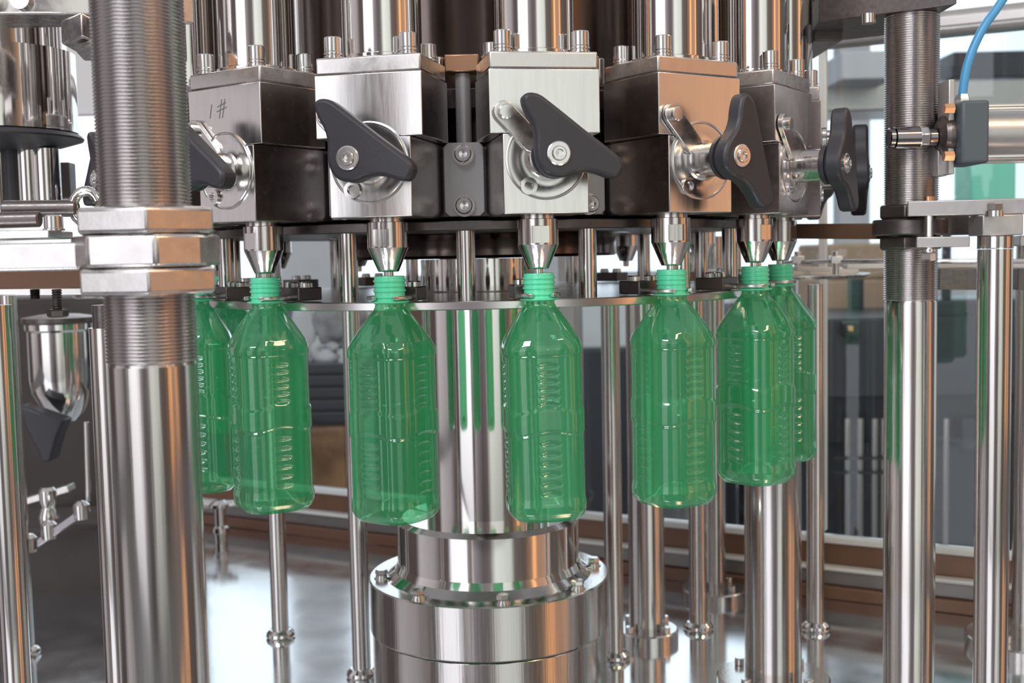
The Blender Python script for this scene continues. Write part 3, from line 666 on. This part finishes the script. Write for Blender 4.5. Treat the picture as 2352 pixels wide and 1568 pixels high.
# ---------------------------------------------------------------- starwheel plate and rails at the right
c = at(1800, 640, 1.62); zs = at(1900, 636, 1.50).z
t = thing('transfer_starwheel', 'flat round transfer plate reaching out right of the rightmost bottle', 'starwheel', (c.x+.03, 1.68, zs))
part('plate', MB().lathe([(.02, zs-.004), (.120, zs-.004), (.128, zs-.0005), (.128, zs+.001), (.126, zs+.0015)], (c.x+.0, 1.66, 0), 96), 'cast', t, world=True)
part('hub', MB().lathe([(.03, ZD), (.03, zs-.004)], (c.x, 1.66, 0), 40), 'tube', t, world=True)
b = MB(); b.ring(.112, .085, zs+.0016, zs+.0090, (c.x, 1.66, 0), 96); part('bottle_ring', b, 'white', t, world=True)
t = thing('guide_rail', 'thin steel rail with small brackets running behind the bottles to the right edge', 'rail', tuple(at(1990, 605, 1.48)))
part('rail', MB().tube([at(1790, 604, 1.58), at(1900, 601, 1.52), at(2050, 600, 1.46), at(2200, 600, 1.42), at(2380, 600, 1.40)], .0032, 10), 'cast', t, world=True)
for x, Y in ((1832, 1.555), (1920, 1.51), (1590, 1.60)):
    p = at(x, 596, Y); bb = MB().box(p, (.016, .012, .010)); bb.cyl((p.x, p.y, p.z-.020), (p.x, p.y, p.z+.011), .0045, 18); part('bracket', bb, 'cast', t, world=True, bevel=.0008)
b = MB(); 
for (x0, y0, x1, y1) in ((1825, 616, 1905, 619), (1940, 612, 2055, 610), (2140, 611, 2252, 609), (2318, 610, 2400, 612)): b.beam(at(x0, y0, 1.46), at(x1, y1, 1.46), .02, .0058)
solo('plastic_guide', b, 'white', 'white plastic guide strip under the thin rail at right', 'guide strip', bevel=.001)
b = MB(); b.beam(at(2140, 640, 1.44), at(2250, 640, 1.44), .05, .026); b.beam(at(2318, 640, 1.44), at(2420, 640, 1.44), .05, .026)
solo('conveyor_beam', b, 'dark', 'dark conveyor beam under the white guide strip right of the threaded post', 'beam', bevel=.001)

# ---------------------------------------------------------------- clamp, bars and pneumatic cylinder at the right
t = thing('post_clamp', 'dark clamp collar with brown flat arm gripping the right threaded post', 'bracket', (pb.x, pb.y, zz(.0102)))
part('collar', MB().ring(.0385, .0272, zz(.0104), zz(.0268), (pb.x, pb.y, 0), 40, ch=.0015), 'dark', t, world=True, sharp=20)
b = MB(); b.beam(at(1838, 531, 1.30), at(2030, 531, 1.225), .03, .0165); part('arm', b, 'brown', t, world=True, bevel=.001)
t = thing('cross_bar', 'long light grey flat bar running from the right post to the photo edge', 'bar', tuple(at(2230, 478, 1.16)))
b = MB(); b.beam(at(2084, 480, 1.165), at(2420, 472, 1.125), .022, .0150); part('bar', b, 'alu', t, world=True, bevel=.001)
p = at(2134, 461, 1.155); bb = MB().cyl((p.x, p.y, zf(2134, 596, 1.155)), (p.x, p.y, p.z+.001), .0042, 18)
part('through_bolt', bb, 'bolt', t, world=True)
bb = MB().hexa((p.x, p.y, zf(2134, 596, 1.155)-.001), .0115, .008, .4); bb.cyl((p.x, p.y, zf(2134, 578, 1.155)), (p.x, p.y, zf(2134, 572, 1.155)), .0085, 24); part('nut', bb, 'bolt', t, world=True)
bb = MB().cyl((p.x, p.y, p.z), (p.x, p.y, p.z+.004), .0055, 18); part('bolt_head', bb, 'copper', t, world=True)
b = MB(); b.beam(at(2104, 556, 1.155), at(2226, 555, 1.14), .022, .0104); solo('short_bar', b, 'alu', 'short light grey bar below the long one, right of the post clamp', 'bar', bevel=.001)
b = MB(); b.beam(at(2332, 553, 1.16), at(2430, 552, 1.16), .022, .0104); solo('short_bar', b, 'alu', 'short light grey bar end at the right edge beside the clamp pole', 'bar', bevel=.001)
b = MB().box(tuple(at(2186, 517, 1.195)), (.047, .03, .0205)); solo('spacer_block', b, 'dark', 'dark block sandwiched between the long and short grey bars', 'block', bevel=.001)
p = at(2284, 700, 1.14); c = (p.x, 1.14, 0)
t = thing('clamp_pole', 'tall bright steel pole with square clamp block on top, near the right edge', 'pole', (p.x, 1.14, ZD))
part('tube', MB().cyl((p.x, 1.14, ZD), (p.x, 1.14, zf(2284, 572, 1.14)), .0165, 56), 'tube', t, world=True)
part('cap', MB().lathe([(.0165, zf(2284, 571, 1.14)), (.0170, zf(2284, 569, 1.14)), (.0170, zf(2284, 543, 1.14)), (.0160, zf(2284, 541, 1.14))], c, 56), 'tube', t, world=True)
cb = part('clamp_block', MB().box((p.x, 1.14, (zf(2284, 541, 1.14)+zf(2284, 494, 1.14))/2), (.0392, .036, .0200)), 'alu', t, world=True, bevel=.0012)
z_ = zf(2284, 494, 1.14); bb = MB().cyl((p.x, 1.119, zf(2284, 487, 1.119)), (p.x, 1.119, zf(2284, 482, 1.119)), .0085, 28)
# hex bolt standing in front of the bar
bb = MB(); x_ = at(2284, 480, 1.110).x; bb.cyl((x_, 1.110, z_-.002), (x_, 1.110, z_+.0035), .0085, 28); bb.hexa((x_, 1.110, z_+.0035), .0140, .0075, .2); part('hex_bolt', bb, 'bolt', cb, world=True)
t = thing('pneumatic_cylinder', 'pneumatic cylinder with dark end cap and silver barrel at upper right', 'pneumatic cylinder', tuple(at(2230, 380, 1.16)))
Yp = 1.17; p = lambda x, y: at(x-14 if x > 2180 else x, y, Yp); kk = Yp/2667
def rotx(): return Matrix.Rotation(R(90), 3, 'Y')
e0, e1 = p(2197, 309), p(2260, 309)
ec = part('end_cap', MB().box((e0+e1)/2, (.0276, .058, .061)), 'greyplastic', t, world=True, bevel=.003)
part('barrel', MB().cyl(p(2259, 309), p(2520, 307), .0235, 56), 'alu', t, world=True)
for dy in (-1, 1):
    for dz in (-1, 1):
        a = p(2259, 309)+Vector((0, dy*.0235, dz*.0245)); b_ = a+Vector((.12, 0, 0)); part('tie_rod', MB().cyl(a, b_, .0030, 14), 'bolt', t, world=True)
        a = p(2192, 309)+Vector((0, dy*.0215, dz*.0230)); part('nut', MB().cyl(a-Vector((.0125, 0, 0)), a-Vector((.0030, 0, 0)), .0052, 6), 'copper', t, world=True)
part('mounting_plate', MB().box((p(2189, 0).x, Yp, (p(0, 232).z+p(0, 466).z)/2+.0045), (.0062, .030, p(0, 232).z-p(0, 466).z-.008)), 'alu', t, world=True, bevel=.001)
part('side_plate', MB().box(((p(2163, 0).x+p(2184, 0).x)/2, Yp+.012, (p(0, 380).z+p(0, 462).z)/2+.0045), (.0095, .026, p(0, 380).z-p(0, 462).z-.003)), 'alu', t, world=True, bevel=.001)
cy = p(2160, 312)
part('front_boss', MB().lathe([(.012, .0), (.019, .004), (.0205, .008), (.0205, .0150)], cy-Vector((.004, 0, 0)), 40, rotx()), 'dark', t, world=True)
part('piston_rod', MB().lathe([(.0085, 0), (.0100, .001), (.0100, .005), (.0085, .006), (.0112, .0065), (.0112, .030), (.0088, .031), (.0088, .047)], p(2040, 317), 40, rotx()), 'darkchrome', t, world=True)
part('lock_nut', MB().hexa(p(2108, 316), .0185, .011, .3, axis=rotx()), 'bolt', t, world=True, bevel=.0008)
u = p(2224, 240); part('push_fitting', MB().lathe([(.0080, u.z-.003), (.0080, u.z+.004), (.0072, u.z+.0065), (.0060, u.z+.0095)], (u.x, u.y, 0), 6), 'bolt', t, world=True)
pts = [p(2224, 224), p(2228, 190), p(2236, 150), p(2252, 105), p(2275, 60), p(2300, 25), p(2335, -25), p(2400, -100)]
# smooth hose
def cr_(P, n=6):
    o = []
    for i in range(len(P)-1):
        a, b1, c1, d1 = P[max(i-1, 0)], P[i], P[i+1], P[min(i+2, len(P)-1)]
        for k in range(n):
            t_ = k/n; o.append(.5*((2*b1)+(c1-a)*t_+(2*a-5*b1+4*c1-d1)*t_**2+(3*b1-a-3*c1+d1)*t_**3))
    return o+[P[-1]]
solo('air_hose', MB().tube(cr_(pts), .0043, 16), 'hose', 'blue plastic air hose rising from the cylinder at upper right', 'hose')
# upper right plate with rod end seen above the rail
t = thing('upper_bracket', 'dark overhead bracket plates at the top, left of the right threaded post', 'bracket', tuple(at(1940, 60, 1.30)))
b = MB(); z0, z1 = at(1950, 100, 1.30).z, at(1950, -120, 1.30).z
b.prism([(at(1858, 50, 1.30).x, 1.28), (at(1925, 50, 1.30).x, 1.28), (at(1925, 50, 1.30).x, 1.40), (at(1858, 50, 1.30).x, 1.40)], z0, z1); part('side_plate', b, 'dark', t, world=True, bevel=.002)
c = at(1935, 30, 1.20); b = MB(); zt = at(1990, 28, 1.18).z
b.prism([(at(1870, 10, 1.25).x, 1.23), (at(2180, 10, 1.17).x, 1.150), (at(2180, 10, 1.17).x, 1.30), (at(1870, 10, 1.3).x, 1.36)], zt, zt+.03); part('flat_plate', b, 'dark', t, world=True, bevel=.001)
q = at(1995, 40, 1.19); part('stud', MB().cyl((q.x, 1.19, at(1995, 54, 1.19).z), (q.x, 1.19, zt), .0075, 20), 'bolt', t, world=True)
b = MB(); b.prism([(x*.001, y*.001) for x, y in ((0, 0), (52, 0), (60, 14), (60, 24), (0, 24))], -.01, .01, Matrix.Translation(at(1912, 82, 1.42)) @ AX); part('tab', b, 'alu', t, world=True, bevel=.001)

# ---------------------------------------------------------------- beyond the glass
def bx(name, x0, y0, x1, y1, Y, dep, m, label, cat, bevel=.01, group=None, kind=None):
    a, c = at(x0, y0, Y), at(x1, y1, Y); cx_, w_ = (a.x+c.x)/2, abs(c.x-a.x)
    zt_, zb_ = max(a.z, c.z), max(.0, min(a.z, c.z))
    return solo(name, MB().box((cx_, Y+dep/2, (zt_+zb_)/2), (w_, dep, zt_-zb_)), m, label, cat, bevel=bevel, group=group, kind=kind)
# right: packing machine
t = thing('packing_machine', 'dark blue machine with upright pipes beyond the glass at right', 'machine', (at(1970, 900, 2.8).x, 3.0, 0))
def bp(name, x0, y0, x1, y1, Y, dep, m, bevel=.006):
    a, c = at(x0, y0, Y), at(x1, y1, Y); zb_ = max(.002, min(a.z, c.z))
    return part(name, MB().box(((a.x+c.x)/2, Y+dep/2, (max(a.z, c.z)+zb_)/2), (abs(c.x-a.x), dep, max(a.z, c.z)-zb_)), m, t, world=True, bevel=bevel)
bp('upper_housing', 1760, 735, 2440, 905, 2.9, .5, 'machine2'); bp('lower_housing', 1760, 905, 2440, 1010, 3.0, .5, 'machine')
bp('base', 1760, 1010, 2440, 1500, 3.05, .4, 'machine'); bp('control_box', 2210, 960, 2300, 1035, 2.95, .1, 'machine2'); bp('rear_cabinet', 2150, 690, 2440, 735, 2.94, .4, 'machine2')
for (x0, y0, x1, y1) in ((2128, 472, 2440, 484), (2170, 484, 2184, 700), (2420, 484, 2434, 700)):
    a, c = at(x0, y0, 3.0), at(x1, y1, 3.0); part('shelf' if y0 == 472 else 'shelf_post', MB().box(((a.x+c.x)/2, 3.01, (a.z+c.z)/2), (c.x-a.x, .14 if y0 == 472 else .02, a.z-c.z)), 'machine2', t, world=True)
bp('gauge', 1940, 740, 1978, 772, 2.86, .05, 'black', .004); bp('gauge_lamp', 1947, 748, 1962, 763, 2.85, .02, 'copper', .003)
for x in (1945, 1975, 2008, 2030, 2172): 
    a, c = at(x, 960, 2.93), at(x, 1250, 2.93); part('pipe', MB().cyl((a.x, 2.93, max(.01, c.z)), (a.x, 2.93, a.z), .010, 20), 'tube', t, world=True)
for y in (1052, 1085): a, c = at(1915, y, 2.915), at(2035, y, 2.915); part('pipe_clamp', MB().beam(a, c, .01, .006), 'black', t, world=True)
G3 = 'brown cartons beyond the glass'
bx('carton', 1905, 560, 2060, 640, 3.6, .4, 'carton', 'upper brown carton seen between starwheel plate and right post', 'carton', group=G3)
bx('carton', 1895, 643, 2062, 2200, 3.6, .4, 'carton', 'lower brown carton seen below the transfer plate', 'carton', group=G3)
b = MB(); a, c = at(1965, 640, 3.3), at(1965, 735, 3.3); b.box(((a.x), 3.3, (a.z+c.z)/2), (.035, .04, a.z-c.z)); solo('machine_upright', b, 'machine', 'narrow dark upright in front of the brown cartons', 'upright')
bx('mint_crate', 2232, 362, 2334, 472, 2.96, .12, 'mint', 'mint green plastic crate seen under the pneumatic cylinder', 'crate', bevel=.006)
t = thing('roof_duct', 'pale grey roof duct and beam beyond the glass at upper right', 'duct', tuple(at(1950, 180, 4.0)))
bp('duct', 1895, 190, 2600, 242, 4.0, .3, 'alu'); bp_ = None
for (x0, y0, x1, y1, Y, m_) in ((1915, 130, 2040, 190, 3.9, 'wall'), (2165, 130, 2600, 180, 4.2, 'machine2')):
    a, c = at(x0, y0, Y), at(x1, y1, Y); part('beam', MB().box(((a.x+c.x)/2, Y, (a.z+c.z)/2), (c.x-a.x, .2, a.z-c.z)), m_, t, world=True, bevel=.005)
for o in [k for k in t.children if k.name.startswith('duct')]:
    a, c = at(1895, 190, 4.0), at(2600, 242, 4.0); o.data = MB().box(((a.x+c.x)/2, 4.15, (a.z+c.z)/2), (c.x-a.x, .3, a.z-c.z)).mesh('duct', M['alu'], t.location)
# middle-left gap: board, crates, rags
bx('orange_board', 690, 982, 830, 2200, 3.2, .3, 'rust', 'rusty orange board standing low beyond the glass, between two bottles', 'board')
t = thing('slatted_crate', 'dark slatted crate stacked on the orange board', 'crate', tuple(at(760, 975, 3.2)))
for k in range(5):
    y0 = 836+k*28; a, c = at(695, y0, 3.2), at(835, y0+20, 3.2); part('slat', MB().box(((a.x+c.x)/2, 3.3, (a.z+c.z)/2), (c.x-a.x, .2, a.z-c.z)), 'machine2', t, world=True, bevel=.004)
a, c = at(700, 836, 3.3), at(830, 975, 3.3); part('core', MB().box(((a.x+c.x)/2, 3.33, (a.z+c.z)/2), (c.x-a.x-.01, .12, a.z-c.z)), 'machine', t, world=True)
def lump(x, y, w, h, Y, m, label, cat, name):
    c = at(x, y, Y); k = Y/2667; rx, rz_ = w/2*k, h/2*k; mb = MB(); n1, n2 = 14, 24; vs = []; fs = []
    rnd = random.Random(int(x)); ph = [rnd.random()*6 for _ in range(6)]
    for i in range(n1+1):
        u_ = math.pi*i/n1
        for j in range(n2):
            v_ = 2*math.pi*j/n2; s_ = 1+.14*math.sin(3*v_+ph[0]+2*u_)+.10*math.sin(5*u_+ph[1]-2*v_)+.06*math.sin(7*v_+ph[2])
            vs.append((c.x+rx*s_*math.sin(u_)*math.cos(v_), Y+rx*.6*s_*math.sin(u_)*math.sin(v_), c.z-rz_*s_*math.cos(u_)))
    for i in range(n1):
        for j in range(n2): fs.append((i*n2+j, i*n2+(j+1) % n2, (i+1)*n2+(j+1) % n2, (i+1)*n2+j))
    mb.v = vs; mb.f = fs; return solo(name, mb, m, label, cat, sharp=180)
lump(775, 735, 120, 110, 3.3, 'rag', 'upper bundle of grey cloth beyond the glass between two bottles', 'cloth bundle', 'cloth_bundle')
lump(698, 760, 50, 150, 3.3, 'wall', 'pale cloth bundle beside the second bottle', 'cloth bundle', 'cloth_bundle')
b = MB(); c = at(748, 806, 3.3); pts = [(c.x+.030*math.cos(R(k*20)), 3.3, c.z+.022*math.sin(R(k*20))) for k in range(18)]
solo('tape_roll', b.tube(pts, .016, 14, closed=True), 'wall', 'thick white roll lying on the slatted crate', 'roll')
# centre gaps: cabinets
bx('grey_cabinet', 1325, 800, 1460, 2200, 3.2, .3, 'machine2', 'dark grey cabinet beyond the glass right of the central bottle', 'cabinet')
bx('white_cabinet', 1325, 690, 1460, 800, 3.2, .3, 'wall', 'white cabinet above the grey one right of the central bottle', 'cabinet')
bx('white_cabinet', 1545, 950, 1640, 2200, 2.7, .3, 'conc', 'pale grey low cabinet seen between the poles below two bottles', 'cabinet')
bx('machine_cabinet', 440, 700, 690, 2200, 3.4, .3, 'machine2', 'dark cabinet seen through the left bottles', 'cabinet')
bx('machine_cabinet', 850, 690, 1320, 2200, 3.6, .3, 'brown', 'brown cabinet behind the central shaft', 'cabinet')
bx('machine_cabinet', 1460, 700, 1700, 2200, 3.6, .3, 'machine2', 'dark cabinet seen between the bottles right of centre', 'cabinet')
bx('machine_cabinet', -120, 690, 425, 2200, 2.55, .25, 'darkbrown', 'dark machine body filling the gap behind the left poles', 'machine')
t = thing('wall_panel', 'pale lavender panel hanging left of the threaded post', 'panel', tuple(at(200, 262, 3.0)))
a, c = at(150, 90, 3.0), at(300, 264, 3.0); part('panel', MB().box(((a.x+c.x)/2, 3.0, (a.z+c.z)/2), (c.x-a.x, .03, a.z-c.z)), 'wall', t, world=True, bevel=.003)
